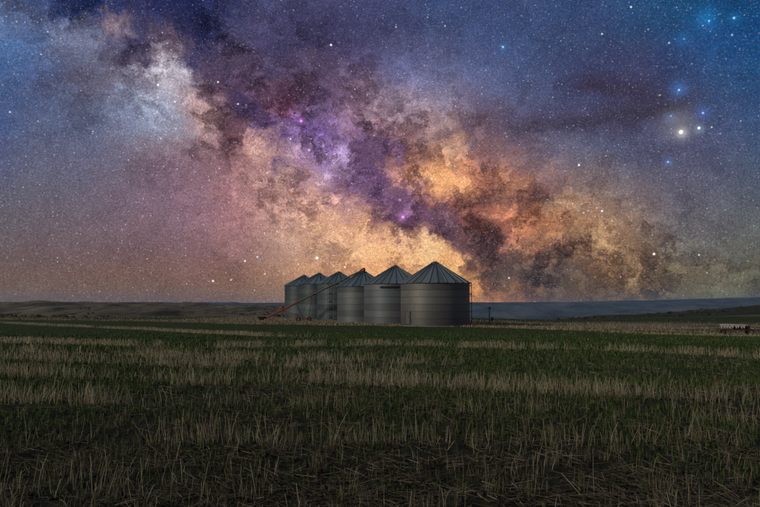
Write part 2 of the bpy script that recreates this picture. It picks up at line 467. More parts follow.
def obj(name, bm, mat, parent=None, smooth=False):
    me = bpy.data.meshes.new(name)
    bmesh.ops.recalc_face_normals(bm, faces=bm.faces)
    if smooth:
        for f in bm.faces:
            f.smooth = True
    bm.to_mesh(me)
    bm.free()
    me.materials.append(mat)
    o = bpy.data.objects.new(name, me)
    COL.objects.link(o)
    o.parent = parent
    return o


def empty(name, loc, rz=0.0):
    o = bpy.data.objects.new(name, None)
    o.empty_display_size = .3
    COL.objects.link(o)
    o.location = loc
    o.rotation_euler = (0, 0, rz)
    return o


def twin(o, parent, mat4=None):
    c = o.copy()
    COL.objects.link(c)
    c.parent = parent
    if mat4 is not None:
        c.matrix_local = mat4
    return c


def add_box(bm, c, s, rot=None, bevel=0.0):
    r = bmesh.ops.create_cube(bm, size=1.0)
    M = Matrix.Translation(c) @ (rot.to_4x4() if rot else Matrix.Identity(4)) @ Matrix.Diagonal((*s, 1))
    bmesh.ops.transform(bm, matrix=M, verts=r['verts'])
    if bevel:
        es = list({e for v in r['verts'] for e in v.link_edges})
        bmesh.ops.bevel(bm, geom=es, offset=bevel, segments=1, affect='EDGES')


def add_tube(bm, a, b, r, n=8, r2=None, cap=True):
    a, b = Vector(a), Vector(b)
    d = b - a
    q = d.to_track_quat('Z', 'Y').to_matrix()
    r2 = r if r2 is None else r2
    A = [bm.verts.new(a + q @ Vector((r * math.cos(k * 2 * math.pi / n), r * math.sin(k * 2 * math.pi / n), 0))) for k in range(n)]
    B = [bm.verts.new(b + q @ Vector((r2 * math.cos(k * 2 * math.pi / n), r2 * math.sin(k * 2 * math.pi / n), 0))) for k in range(n)]
    for k in range(n):
        bm.faces.new((A[k], A[(k + 1) % n], B[(k + 1) % n], B[k]))
    if cap:
        bm.faces.new(A[::-1])
        bm.faces.new(B)


def add_path(bm, pts, r, n=6):
    for p, q in zip(pts[:-1], pts[1:]):
        add_tube(bm, p, q, r, n)


def add_lathe(bm, prof, n=24, M=None):
    """profile [(radius, z)] turned round z"""
    rings = []
    for r, z in prof:
        ring = []
        for k in range(n):
            a = 2 * math.pi * k / n
            p = Vector((r * math.cos(a), r * math.sin(a), z))
            ring.append(bm.verts.new(M @ p if M else p))
        rings.append(ring)
    for A, B in zip(rings[:-1], rings[1:]):
        for k in range(n):
            bm.faces.new((A[k], A[(k + 1) % n], B[(k + 1) % n], B[k]))
    return rings


# ------------------------------------------------------------------ materials
def material(name):
    m = bpy.data.materials.new(name)
    m.use_nodes = True
    t = m.node_tree
    b = [n for n in t.nodes if n.type == 'BSDF_PRINCIPLED'][0]
    return m, Nodes(t), b


def simple(name, col, rough=.6, metal=0.0, var=.25, scale=3.0):
    m, N, b = material(name)
    tc = N.n.new('ShaderNodeTexCoord')
    f, _ = N.noise(tc.outputs['Object'], scale, 5, .6)
    c = N.mix(N.maprange(f, .3, .7), (*[q * (1 - var) for q in col], 1), (*[min(1, q * (1 + var)) for q in col], 1))
    N.l.new(c, b.inputs['Base Color'])
    b.inputs['Roughness'].default_value = rough
    b.inputs['Metallic'].default_value = metal
    return m


def galvanised(name, col, rough=.5, metal=.35, streak=1.0):
    """weathered zinc sheet: spangle, vertical run marks, a tone of its own for every sheet"""
    m, N, b = material(name)
    tc = N.n.new('ShaderNodeTexCoord')
    oi = N.n.new('ShaderNodeObjectInfo')
    mp = N.vec('MULTIPLY', tc.outputs['Object'], (5.0, 5.0, .35))
    f, _ = N.noise(mp, 1.0, 5, .6)
    f2, _ = N.noise(tc.outputs['Object'], .7, 4, .6)
    k = N.math('ADD', N.math('MULTIPLY_ADD', f, .45 * streak, .60), N.math('MULTIPLY', f2, .35))
    k = N.math('MULTIPLY', k, N.maprange(oi.outputs['Random'], 0, 1, .68, 1.2))
    c = N.vec('SCALE', tuple(col), scale=k)
    rust = N.maprange(N.math('MULTIPLY', f, f2), .30, .46)
    c = N.mix(N.math('MULTIPLY', rust, .35), c, (.16, .12, .085, 1))
    N.l.new(c, b.inputs['Base Color'])
    b.inputs['Roughness'].default_value = rough
    b.inputs['Metallic'].default_value = metal
    return m


def island_mat(name, stops, rough=.8, trans=0.0):
    m, N, b = material(name)
    g = N.n.new('ShaderNodeNewGeometry')
    c, _ = N.ramp(g.outputs['Random Per Island'], stops)
    N.l.new(c, b.inputs['Base Color'])
    b.inputs['Roughness'].default_value = rough
    b.inputs['Specular IOR Level'].default_value = .2
    return m


# ------------------------------------------------------------------ terrain
BX = np.array([-400, -120, -63, -40, -15, 10, 18, 23.6, 27, 31, 60, 100, 400], float)
BY = np.array([260, 150, 122, 112, 94, 82.5, 76, 67, 63, 60, 44, 30, -60], float)


def field_edge(x):
    return np.interp(x, BX, BY)


def H(x, y):
    x, y = np.asarray(x, float), np.asarray(y, float)
    d = np.sqrt(x * x + y * y) + 1e-6
    yy = np.maximum(y, 0)
    z = -1.23 * sstep(8, 82, yy)
    z = z - .5 * sstep(12, 36, x) * sstep(38, 70, yy)
    tn = np.clip(x / np.maximum(yy, 1.0), -1.2, 1.2)
    ahead = (y > 0)
    # beyond the yard
    left = np.interp(yy, [0, 140, 220, 350, 500, 700, 900, 1050, 1300, 2500, 4000, 6000, 7500, 14000],
                     [0, 0, -1.5, -2.9, -3.0, -1.7, .2, 1.5, -4, -40, -55, 6, -30, -60])
    ridge = np.interp(tn, [.10, .25, .30, .41, .51, .8], [-16, -9, -6.0, -2.3, 1.4, 6])
    right = np.interp(yy, [0, 140, 500, 720, 1100, 2200, 3400, 6000, 7500, 14000], [0, 0, 0, -12, -42, -95, -105, 0, -30, -60]) \
        + ridge * np.interp(yy, [0, 140, 500, 900, 1500], [0, 0, 1, .6, 0])
    far = np.interp(tn, [-.6, -.25, -.13, .12, .25, .35, .43, .51, .8], [-4, 1, 4, 11, 12, 26, 38, 51, 70])
    right = right + far * sstep(3600, 6000, yy) * (1 - sstep(6000, 7200, yy))
    left = left + np.interp(tn, [-.6, -.34, -.27, -.1], [2.6, 2.2, -1.2, -2.5]) * sstep(600, 1000, yy) * (1 - sstep(1000, 1500, yy))
    w = sstep(-.12, .06, tn)
    z = z + np.where(ahead, left * (1 - w) + right * w, 0)
    # folds and gullies
    g1 = VN.fbm(x / 60, y / 150, 4)
    rid = 1 - 2 * np.abs(VN2.fbm(x / 75, y / 210, 4, .55) - .5)
    z = z + ahead * sstep(190, 330, yy) * (1 - sstep(1300, 2500, yy)) * ((g1 - .5) * 6.0 - (rid - .8) * 9.0) * (.35 + .65 * (1 - w)) * (1 - .8 * sstep(900, 1050, yy))
    rid2 = 1 - 2 * np.abs(VN.fbm(x / 420, y / 1500, 4, .55) - .5)
    z = z + ahead * sstep(2300, 3600, yy) * (1 - sstep(5200, 6000, yy) * .97) * (rid2 - .75) * 110
    z = z + ahead * sstep(3000, 5000, yy) * (VN2.fbm(x / 500, y / 500, 3) - .5) * 5
    # soil
    near = 1 - sstep(30, 90, d)
    z = z + (VN.fbm(x / 9, y / 9, 3) - .5) * .10 * (1 - sstep(100, 200, d))
    z = z + near * ((VN.fbm(x * 1.3, y * 1.3, 3) - .5) * .07 + (VN2.fbm(x * 7, y * 7, 3, .6) - .5) * .075 * (1 - sstep(8, 25, d)))
    return z


def ground_hit(px, py):
    d = pix_dir(float(px), float(py))
    t = 2.0
    for _ in range(4000):
        p = d * t
        if p[2] + CAM_Z <= H(p[0], p[1]):
            break
        t *= 1.004
    return d[0] * t, d[1] * t


def terrain_mesh(name, radii, az, mat):
    a = np.radians(az)
    RR, AA = np.meshgrid(radii, a, indexing='ij')
    X, Y = RR * np.sin(AA), RR * np.cos(AA)
    Z = H(X, Y)
    n, m = RR.shape
    V = np.stack([X, Y, Z], -1).reshape(-1, 3)
    idx = np.arange(n * m).reshape(n, m)
    F = np.stack([idx[:-1, :-1], idx[:-1, 1:], idx[1:, 1:], idx[1:, :-1]], -1).reshape(-1, 4)[:, ::-1]
    o = mesh_np(name, V, F, mat, True)
    return o, X.ravel(), Y.ravel()


AZ = np.concatenate([np.arange(-180, -40, 2.0), np.arange(-40, 40, .11), np.arange(40, 180.01, 2.0)])


def cover_attr(o, arr):
    at = o.data.color_attributes.new('cover', 'FLOAT_COLOR', 'POINT')
    at.data.foreach_set('color', np.concatenate([arr, np.ones((len(arr), 1))], 1).astype(np.float32).ravel())


def earth_material():
    """soil, young green growth, dry grass: mixed by what grows where"""
    m, N, b = material('field_earth')
    at = N.n.new('ShaderNodeAttribute'); at.attribute_name = 'cover'
    sc = N.n.new('ShaderNodeSeparateColor'); N.l.new(at.outputs['Color'], sc.inputs[0])
    tc = N.n.new('ShaderNodeTexCoord')
    P = tc.outputs['Object']
    n1, _ = N.noise(P, 9.0, 6, .65)
    n2, _ = N.noise(P, .55, 5, .6)
    n3, _ = N.noise(P, 45.0, 3, .6)
    soil = N.mix(N.maprange(n1, .3, .7), (.014, .012, .009, 1), (.038, .031, .022, 1))
    chaff = N.maprange(n3, .60, .72)
    soil = N.mix(N.math('MULTIPLY', chaff, .5), soil, (.15, .125, .08, 1))
    green = N.mix(N.maprange(n1, .3, .7), (.032, .056, .012, 1), (.065, .10, .024, 1))
    dry = N.mix(N.maprange(n1, .28, .7), (.20, .165, .10, 1), (.42, .345, .22, 1))
    dry = N.mix(N.maprange(n2, .5, .66, 0, .4), dry, (.07, .075, .035, 1))
    fg = N.math('MULTIPLY', sc.outputs[0], N.maprange(n2, .2, .62, .45, 1.0))
    c = N.mix(fg, soil, green)
    c = N.mix(sc.outputs[1], c, dry)
    N.l.new(c, b.inputs['Base Color'])
    b.inputs['Roughness'].default_value = .95
    b.inputs['Specular IOR Level'].default_value = .1
    bp = N.n.new('ShaderNodeBump')
    bp.inputs['Strength'].default_value = .5
    bp.inputs['Distance'].default_value = .03
    N.l.new(n1, bp.inputs['Height'])
    N.l.new(bp.outputs[0], b.inputs['Normal'])
    return m


def hill_material():
    m, N, b = material('prairie_hills')
    at = N.n.new('ShaderNodeAttribute'); at.attribute_name = 'cover'
    sc = N.n.new('ShaderNodeSeparateColor'); N.l.new(at.outputs['Color'], sc.inputs[0])
    tc = N.n.new('ShaderNodeTexCoord')
    P = tc.outputs['Object']
    n1, _ = N.noise(N.vec('MULTIPLY', P, (.035, .012, .05)), 1.0, 6, .65)
    n2, _ = N.noise(N.vec('MULTIPLY', P, (.12, .03, .1)), 1.0, 5, .7)
    grass = N.mix(N.maprange(n1, .35, .65), (.10, .088, .048, 1), (.27, .225, .135, 1))
    brush = N.maprange(n2, .50, .62)
    brown = N.mix(N.math('MULTIPLY', brush, .8), grass, (.035, .038, .022, 1))
    green = N.mix(N.maprange(n2, .35, .65), (.022, .036, .014, 1), (.055, .065, .03, 1))
    c = N.mix(sc.outputs[0], brown, green)
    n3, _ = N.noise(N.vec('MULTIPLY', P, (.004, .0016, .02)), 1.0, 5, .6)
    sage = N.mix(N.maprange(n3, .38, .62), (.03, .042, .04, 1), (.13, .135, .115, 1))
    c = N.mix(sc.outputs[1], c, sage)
    N.l.new(c, b.inputs['Base Color'])
    b.inputs['Roughness'].default_value = .95
    b.inputs['Specular IOR Level'].default_value = .1
    return m


def yard_dry(x, y):
    """how far dry grass has taken over beyond the crop"""
    t = y - field_edge(x) + (VN.fbm(x / 6, y / 6, 3) - .5) * 5
    e = sstep(-.6, .6, t)
    n = VN2.fbm(x / 14, y / 20, 3)
    tn = x / np.maximum(y, 1)
    depth = np.interp(tn, [-.6, -.28, -.2, -.1, .1, .2, .3, .6], [2.5, 6, 34, 44, 28, 34, 60, 64])
    tail = 1 - sstep(depth * .7, depth * 1.4, t + (n - .5) * 18)
    rightside = sstep(.16, .3, tn)
    patch = 1 - .78 * rightside * sstep(.44, .56, VN.fbm(x / 7 + y / 9, y / 8, 4, .6))
    return e, e * tail * patch


radii_near = np.concatenate([np.geomspace(.8, 30, 190), np.geomspace(30, 190, 210)[1:]])
earth = earth_material()
ground, gx, gy = terrain_mesh('ground', radii_near, AZ, earth)
tag(ground, kind='structure')
e_, dry_ = yard_dry(gx, gy)
dist_ = np.hypot(gx, gy)
green_ = np.where(e_ > .5, .95, .25 + .75 * sstep(9.0, 15.5, dist_ + (VN.fbm(gx / 2.5, gy / 1.2, 3) - .5) * 6))
cover_attr(ground, np.stack([green_, dry_, np.zeros_like(dry_)], 1))
radii_far = np.concatenate([np.geomspace(190, 1400, 190), np.geomspace(1400, 7500, 110)[1:]])
hills, hx, hy = terrain_mesh('hills', radii_far, AZ, hill_material())
tag(hills, kind='structure')
ht = hx / np.maximum(hy, 1)
hg = sstep(.0, .12, ht + (VN.fbm(hx / 80, hy / 160, 3) - .5) * .1) * (1 - .75 * (VN2.fbm(hx / 200, hy / 60, 3) > .55))
hg = np.where(hy > 1500, 0, hg)
hg = np.maximum(hg, .45 * sstep(190, 200, 400 - hy) * sstep(-.3, -.1, ht))
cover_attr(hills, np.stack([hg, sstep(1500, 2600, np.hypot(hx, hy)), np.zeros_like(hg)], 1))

# ------------------------------------------------------------------ grain bins
ZB = -1.23
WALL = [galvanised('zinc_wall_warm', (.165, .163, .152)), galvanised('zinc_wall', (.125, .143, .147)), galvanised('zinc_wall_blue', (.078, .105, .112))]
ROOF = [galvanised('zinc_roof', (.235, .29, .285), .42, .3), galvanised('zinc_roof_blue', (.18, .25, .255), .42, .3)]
DARK = simple('dark_opening', (.015, .016, .018), .8)
TRIM = simple('zinc_trim', (.10, .105, .10), .55, .3)
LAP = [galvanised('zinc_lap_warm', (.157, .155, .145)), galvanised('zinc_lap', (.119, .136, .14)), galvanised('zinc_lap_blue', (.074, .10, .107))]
CONC = simple('concrete_footing', (.22, .21, .19), .9)


def build_bin(x, y, D, h, hr, npan, rings, wall, roof, label, ladder=None, door=None, hatch=None, vents=0):
    gz = float(H(x, y)) - .02
    t = empty('grain_bin', (x, y, gz))
    tag(t, label, 'grain bin', 'row of grain bins')
    r = D / 2
    nseg = 72
    # footing
    bm = bmesh.new()
    rr = add_lathe(bm, [(r + .16, -.30), (r + .16, .07), (r + .13, .10), (r - .3, .10)], nseg)
    obj('footing', bm, CONC, t)
    # corrugated wall rings, each lapped over the one below
    z0 = .10
    rh = (h - z0) / rings
    bm = bmesh.new()
    steps = 18
    prof = []
    for k in range(steps + 1):
        z = rh * k / steps * 1.012
        prof.append((r + .014 * math.cos(k * math.pi) - .012 * k / steps + .012, z))
    add_lathe(bm, prof, nseg)
    ring0 = obj('wall_ring', bm, wall, t, True)
    ring0.location.z = z0
    ring0.modifiers.new('thickness', 'SOLIDIFY').thickness = .006
    for k in range(1, rings):
        c = twin(ring0, t, Matrix.Translation((0, 0, z0 + k * rh)) @ Matrix.Rotation(k * .37, 4, 'Z'))
    # lap bands with bolt line
    bm = bmesh.new()
    add_lathe(bm, [(r + .010, -.022), (r + .030, -.022), (r + .030, .022), (r + .010, .022)], nseg)
    lb = obj('lap_band', bm, LAP[WALL.index(wall)], t)
    lb.location.z = z0 + rh
    for k in range(2, rings):
        twin(lb, t, Matrix.Translation((0, 0, z0 + k * rh)))
    # eave ring
    bm = bmesh.new()
    add_lathe(bm, [(r - .02, h - .10), (r + .05, h - .10), (r + .07, h - .01), (r + .02, h + .02)], nseg)
    obj('eave_ring', bm, TRIM, t)
    # roof sheets with raised ribs
    ro, ri = r + .17, .42
    slope = hr / (r - ri)
    ze = h - .17 * slope + .05
    bm = bmesh.new()
    a = math.pi / npan
    rows = 5
    cross = [(-a, .0), (-a, .11), (-a + .16 * a, .11), (-a + .2 * a, .012), (-.35 * a, .0), (-.3 * a, .018), (-.22 * a, .018), (-.17 * a, .0),
             (.17 * a, .0), (.22 * a, .018), (.3 * a, .018), (.35 * a, .0), (a - .004, .008)]
    grid = []
    for q in range(rows + 1):
        rad = ro + (ri - ro) * q / rows
        z = ze + (ro - rad) * slope
        grid.append([bm.verts.new((rad * math.cos(u), rad * math.sin(u), z + w * (1 if w > .05 else .9))) for u, w in cross])
    for A, B in zip(grid[:-1], grid[1:]):
        for k in range(len(cross) - 1):
            bm.faces.new((A[k], A[k + 1], B[k + 1], B[k]))
    p0 = obj('roof_panel', bm, roof, t)
    p0.modifiers.new('thickness', 'SOLIDIFY').thickness = .01
    for k in range(1, npan):
        twin(p0, t, Matrix.Rotation(2 * math.pi * k / npan, 4, 'Z'))
    # cap
    zt = ze + (ro - ri) * slope
    bm = bmesh.new()
    add_lathe(bm, [(ri + .07, zt - .06), (ri + .07, zt + .12), (ri + .02, zt + .15), (.30, zt + .17), (.28, zt + .26), (.01, zt + .29)], 24)
    cap = obj('roof_cap', bm, TRIM, t)
    bm = bmesh.new()
    add_tube(bm, (-.12, 0, zt + .28), (-.12, 0, zt + .36), .015, 6)
    add_tube(bm, (.12, 0, zt + .28), (.12, 0, zt + .36), .015, 6)
    add_tube(bm, (-.13, 0, zt + .36), (.13, 0, zt + .36), .015, 6)
    obj('cap_handle', bm, TRIM, cap)
    if ladder is not None:
        lt = ladder
        ct, st = math.cos(lt), math.sin(lt)
        def P(rad, off, z):
            return Vector((rad * ct - off * st, rad * st + off * ct, z))
        bm = bmesh.new()
        for s in (-.19, .19):
            add_tube(bm, P(r + .24, s, .35), P(r + .24, s, h + .1), .022, 6)
        la = obj('ladder', bm, TRIM, t)
        bm = bmesh.new()
        add_tube(bm, P(r + .24, -.19, 0), P(r + .24, .19, 0), .014, 6)
        rg = obj('rung', bm, TRIM, la)
        rg.location.z = .5
        for k in range(1, int((h - .4) / .3)):
            twin(rg, la, Matrix.Translation((0, 0, .5 + .3 * k)))
        bm = bmesh.new()
        for s in (-.19, .19):
            add_box(bm, P(r + .12, s, 0), (.26, .05, .07), Matrix.Rotation(lt, 3, 'Z'))
        add_box(bm, P(r + .27, 0, 0), (.05, .48, .07), Matrix.Rotation(lt, 3, 'Z'))
        br = obj('ladder_bracket', bm, TRIM, la)
        br.location.z = .62
        for k in range(1, 5):
            twin(br, la, Matrix.Translation((0, 0, .62 + k * (h - .9) / 4)))
    if door is not None:
        M = Matrix.Rotation(door, 4, 'Z')
        bm = bmesh.new()
        for s in (-1, 1):
            add_box(bm, M @ Vector((r + .04, s * .40, 1.0)), (.10, .07, 1.5), Matrix.Rotation(door, 3, 'Z'))
        for z in (.285, 1.715):
            add_box(bm, M @ Vector((r + .043, 0, z)), (.10, .87, .07), Matrix.Rotation(door, 3, 'Z'))
        dr = obj('door', bm, TRIM, t)
        bm = bmesh.new()
        add_box(bm, M @ Vector((r + .03, 0, 1.0)), (.06, .73, 1.36), Matrix.Rotation(door, 3, 'Z'), .01)
        obj('door_leaf', bm, wall, dr)
        bm = bmesh.new()
        add_tube(bm, M @ Vector((r + .10, .22, .95)), M @ Vector((r + .10, .22, 1.2)), .015, 6)
        obj('handle', bm, DARK, dr)
    if hatch is not None:
        a0, a1, z = hatch
        bm = bmesh.new()
        n = 10
        for k in range(n):
            u = a0 + (a1 - a0) * (k + .5) / n
            add_box(bm, Vector(((r + .03) * math.cos(u), (r + .03) * math.sin(u), z)), (.05, (a1 - a0) / n * r * 1.04, .26 - .04 * (k in (0, n - 1))), Matrix.Rotation(u, 3, 'Z'))
        ho = obj('slot_hatch', bm, DARK, t)
        bm = bmesh.new()
        for k in range(n):
            u = a0 + (a1 - a0) * (k + .5) / n
            add_box(bm, Vector(((r + .09) * math.cos(u), (r + .09) * math.sin(u), z + .16)), (.16, (a1 - a0) / n * r * 1.05, .02), Matrix.Rotation(u, 3, 'Z'))
        obj('rain_flap', bm, TRIM, ho)
    for k in range(vents):
        u = -math.pi / 2 + (k - vents / 2 + .5) * 1.3 + .25
        rad = r * .62
        z = ze + (ro - rad) * slope
        bm = bmesh.new()
        M = Matrix.Rotation(u, 4, 'Z') @ Matrix.Translation((rad, 0, z)) @ Matrix.Rotation(math.atan(slope), 4, 'Y')
        add_lathe(bm, [(.16, -.02), (.16, .16), (.22, .18), (.22, .24), (.01, .30)], 12, M)
        obj('roof_vent', bm, roof, t)
    return t


PI = math.pi
build_bin(6.55, 88.0, 8.16, 5.03, 2.28, 26, 6, WALL[0], ROOF[0], 'largest and rightmost grain bin with a ladder on its right edge', ladder=-.02, door=-PI * .80)
build_bin(1.94, 95.5, 8.00, 5.14, 2.10, 26, 6, WALL[1], ROOF[0], 'second grain bin from the right with a dark slot hatch under its eave', hatch=(-PI / 2 - .50, -PI / 2 + .10, 4.62))
build_bin(-2.34, 103.0, 7.19, 5.02, 1.90, 24, 6, WALL[1], ROOF[1], 'grain bin whose peak carries the top end of the long auger')
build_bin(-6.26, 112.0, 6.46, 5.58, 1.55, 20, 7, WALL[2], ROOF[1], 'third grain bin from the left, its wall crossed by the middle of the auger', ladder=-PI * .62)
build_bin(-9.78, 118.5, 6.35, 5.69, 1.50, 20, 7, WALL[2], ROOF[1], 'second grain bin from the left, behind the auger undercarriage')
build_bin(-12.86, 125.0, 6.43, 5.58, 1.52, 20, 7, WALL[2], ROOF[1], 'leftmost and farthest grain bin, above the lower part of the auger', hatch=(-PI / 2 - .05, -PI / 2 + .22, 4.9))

# ------------------------------------------------------------------ grain auger
RED = simple('faded_red_paint', (.19, .032, .022), .6, 0, .4)
STEEL = simple('worn_steel', (.07, .068, .066), .55, .3)
RUBBER = simple('tyre_rubber', (.018, .018, .018), .9)


def build_wheel(parent, c, axis, rad, wid, rim_mat):
    axis = Vector(axis).normalized()
    M = Matrix.Translation(c) @ axis.to_track_quat('Z', 'Y').to_matrix().to_4x4()
    bm = bmesh.new()
    w = wid / 2
    add_lathe(bm, [(rad * .58, -w * .8), (rad * .80, -w), (rad * .95, -w * .8), (rad, -w * .4), (rad, w * .4), (rad * .95, w * .8), (rad * .80, w), (rad * .58, w * .8)], 24, M)
    wh = obj('wheel', bm, RUBBER, parent, True)
    bm = bmesh.new()
    rr = add_lathe(bm, [(rad * .10, -w * .5), (rad * .12, -w * .2), (rad * .5, -w * .1), (rad * .58, -w * .7), (rad * .60, -w * .8), (rad * .60, w * .8), (rad * .58, w * .7), (rad * .5, w * .1), (rad * .12, w * .2), (rad * .10, w * .5)], 24, M)
    bm.faces.new(rr[0][::-1]); bm.faces.new(rr[-1])
    obj('rim', bm, rim_mat, wh)
    return wh


def build_auger():
    lo = Vector((-17.6, 110.2, 0)); lo.z = float(H(lo.x, lo.y))
    hi = Vector((-2.42, 102.6, 6.02))
    t = empty('grain_auger', lo)
    tag(t, 'long red and grey grain auger leaning up to a bin peak on wheels', 'auger')
    hi = hi - lo
    a = Vector((.3, 0, .28))
    d = (hi - a)
    def P(f):
        return a + d * f
    side = d.cross(Vector((0, 0, 1))).normalized()
    up = side.cross(d).normalized()
    if up.z < 0: up = -up
    bm = bmesh.new()
    add_tube(bm, P(.02), P(.36), .15, 12)
    obj('lower_tube', bm, RED, t, False)
    bm = bmesh.new()
    add_tube(bm, P(.36), P(1.0), .13, 12)
    obj('upper_tube', bm, STEEL, t)
    bm = bmesh.new()
    for f in (.03, .36, .52, .68, .84, .985):
        add_tube(bm, P(f) - d.normalized() * .05, P(f) + d.normalized() * .05, .19, 12)
    obj('flange', bm, RED, t)
    # truss above the tube
    bm = bmesh.new()
    for s in (-1, 1):
        pts = [P(.30), P(.45) + up * .34 + side * .12 * s, P(.68) + up * .34 + side * .12 * s, P(.9)]
        add_path(bm, pts, .022, 5)
    for f in (.45, .565, .68):
        for s in (-1, 1):
            add_tube(bm, P(f), P(f) + up * .34 + side * .12 * s, .018, 5)
    obj('truss', bm, STEEL, t)
    # head and spout
    bm = bmesh.new()
    add_box(bm, P(1.0) + d.normalized() * .12, (.5, .36, .42), d.to_track_quat('X', 'Z').to_matrix(), .03)
    sp = obj('head', bm, RED, t)
    bm = bmesh.new()
    c = P(1.0) + d.normalized() * .2
    add_tube(bm, c + Vector((0, 0, -.1)), c + Vector((.10, 0, -.42)), .15, 10, .11, False)
    obj('spout', bm, STEEL, sp)
    # intake hopper with flighting guard
    bm = bmesh.new()
    h = [Vector((-.55, -.55, .62)), Vector((.55, -.55, .62)), Vector((.55, .55, .62)), Vector((-.55, .55, .62))]
    b = [Vector((-.2, -.2, .08)), Vector((.25, -.2, .08)), Vector((.25, .2, .08)), Vector((-.2, .2, .08))]
    hv = [bm.verts.new(v) for v in h]; bv = [bm.verts.new(v) for v in b]
    for k in range(4):
        bm.faces.new((hv[k], hv[(k + 1) % 4], bv[(k + 1) % 4], bv[k]))
    bm.faces.new(bv)
    hop = obj('intake_hopper', bm, simple('dark_hopper', (.045, .03, .025), .7), t)
    hop.modifiers.new('thickness', 'SOLIDIFY').thickness = .02
    bm = bmesh.new()
    for k in range(7):
        u = -.36 + k * .12
        add_tube(bm, (u, -.45, .56), (u, .45, .56), .012, 5)
    obj('guard_bar', bm, STEEL, hop)
    # motor and belt box on the lower tube
    bm = bmesh.new()
    add_box(bm, P(.20) + up * .34, (.62, .42, .36), d.to_track_quat('X', 'Z').to_matrix(), .04)
    mo = obj('engine', bm, RED, t)
    bm = bmesh.new()
    add_tube(bm, P(.20) + up * .52 - side * .1, P(.20) + up * .78 - side * .1, .035, 8)
    obj('exhaust', bm, STEEL, mo)
    # undercarriage
    ax = P(.40).copy(); ax.x += .35
    flat = Vector((side.x, side.y, 0)).normalized()
    gl = Vector((ax.x, ax.y, 0))
    w1, w2 = gl + flat * 1.45, gl - flat * 1.45
    for w in (w1, w2):
        w.z = float(H(lo.x + w.x, lo.y + w.y)) - lo.z + .33
    bm = bmesh.new()
    add_tube(bm, w1, w2, .045, 8)
    obj('axle', bm, RED, t)
    for w in (w1, w2):
        build_wheel(t, w, flat, .36, .20, RED)
        s = 1 if w is w1 else -1
        bm = bmesh.new(); add_tube(bm, w - flat * s * .16, P(.19) + side * .1 * s, .045, 6); obj('lift_arm', bm, RED, t)
        bm = bmesh.new(); add_tube(bm, w - flat * s * .20, P(.50) + side * .1 * s, .040, 6); obj('rear_strut', bm, RED, t)
    bm = bmesh.new()
    add_tube(bm, w1 * .5 + w2 * .5, P(.34), .03, 6)
    obj('winch_strut', bm, STEEL, t)
    return t


build_auger()

# ------------------------------------------------------------------ post by the bins
def build_post():
    x, y = 14.3, 97.0
    z = float(H(x, y))
    t = empty('service_post', (x, y, z))
    tag(t, 'dark metal post with a flat round head standing right of the largest bin', 'post')
    m = simple('dark_metal', (.03, .035, .045), .6, .3)
    bm = bmesh.new()
    add_tube(bm, (0, 0, -.1), (0, 0, 2.02), .075, 10)
    obj('pole', bm, m, t)
    bm = bmesh.new()
    add_lathe(bm, [(.02, 1.93), (.17, 1.96), (.24, 2.03), (.22, 2.12), (.10, 2.18), (.01, 2.19)], 18)
    obj('head', bm, m, t)
    bm = bmesh.new()
    add_box(bm, (.34, 0, .62), (.36, .26, .42), None, .03)
    bx = obj('meter_box', bm, m, t)
    bm = bmesh.new()
    add_tube(bm, (.08, 0, .60), (.18, 0, .60), .03, 6)
    add_tube(bm, (.34, 0, -.05), (.34, 0, .42), .035, 6)
    obj('conduit', bm, m, bx)
    return t


build_post()


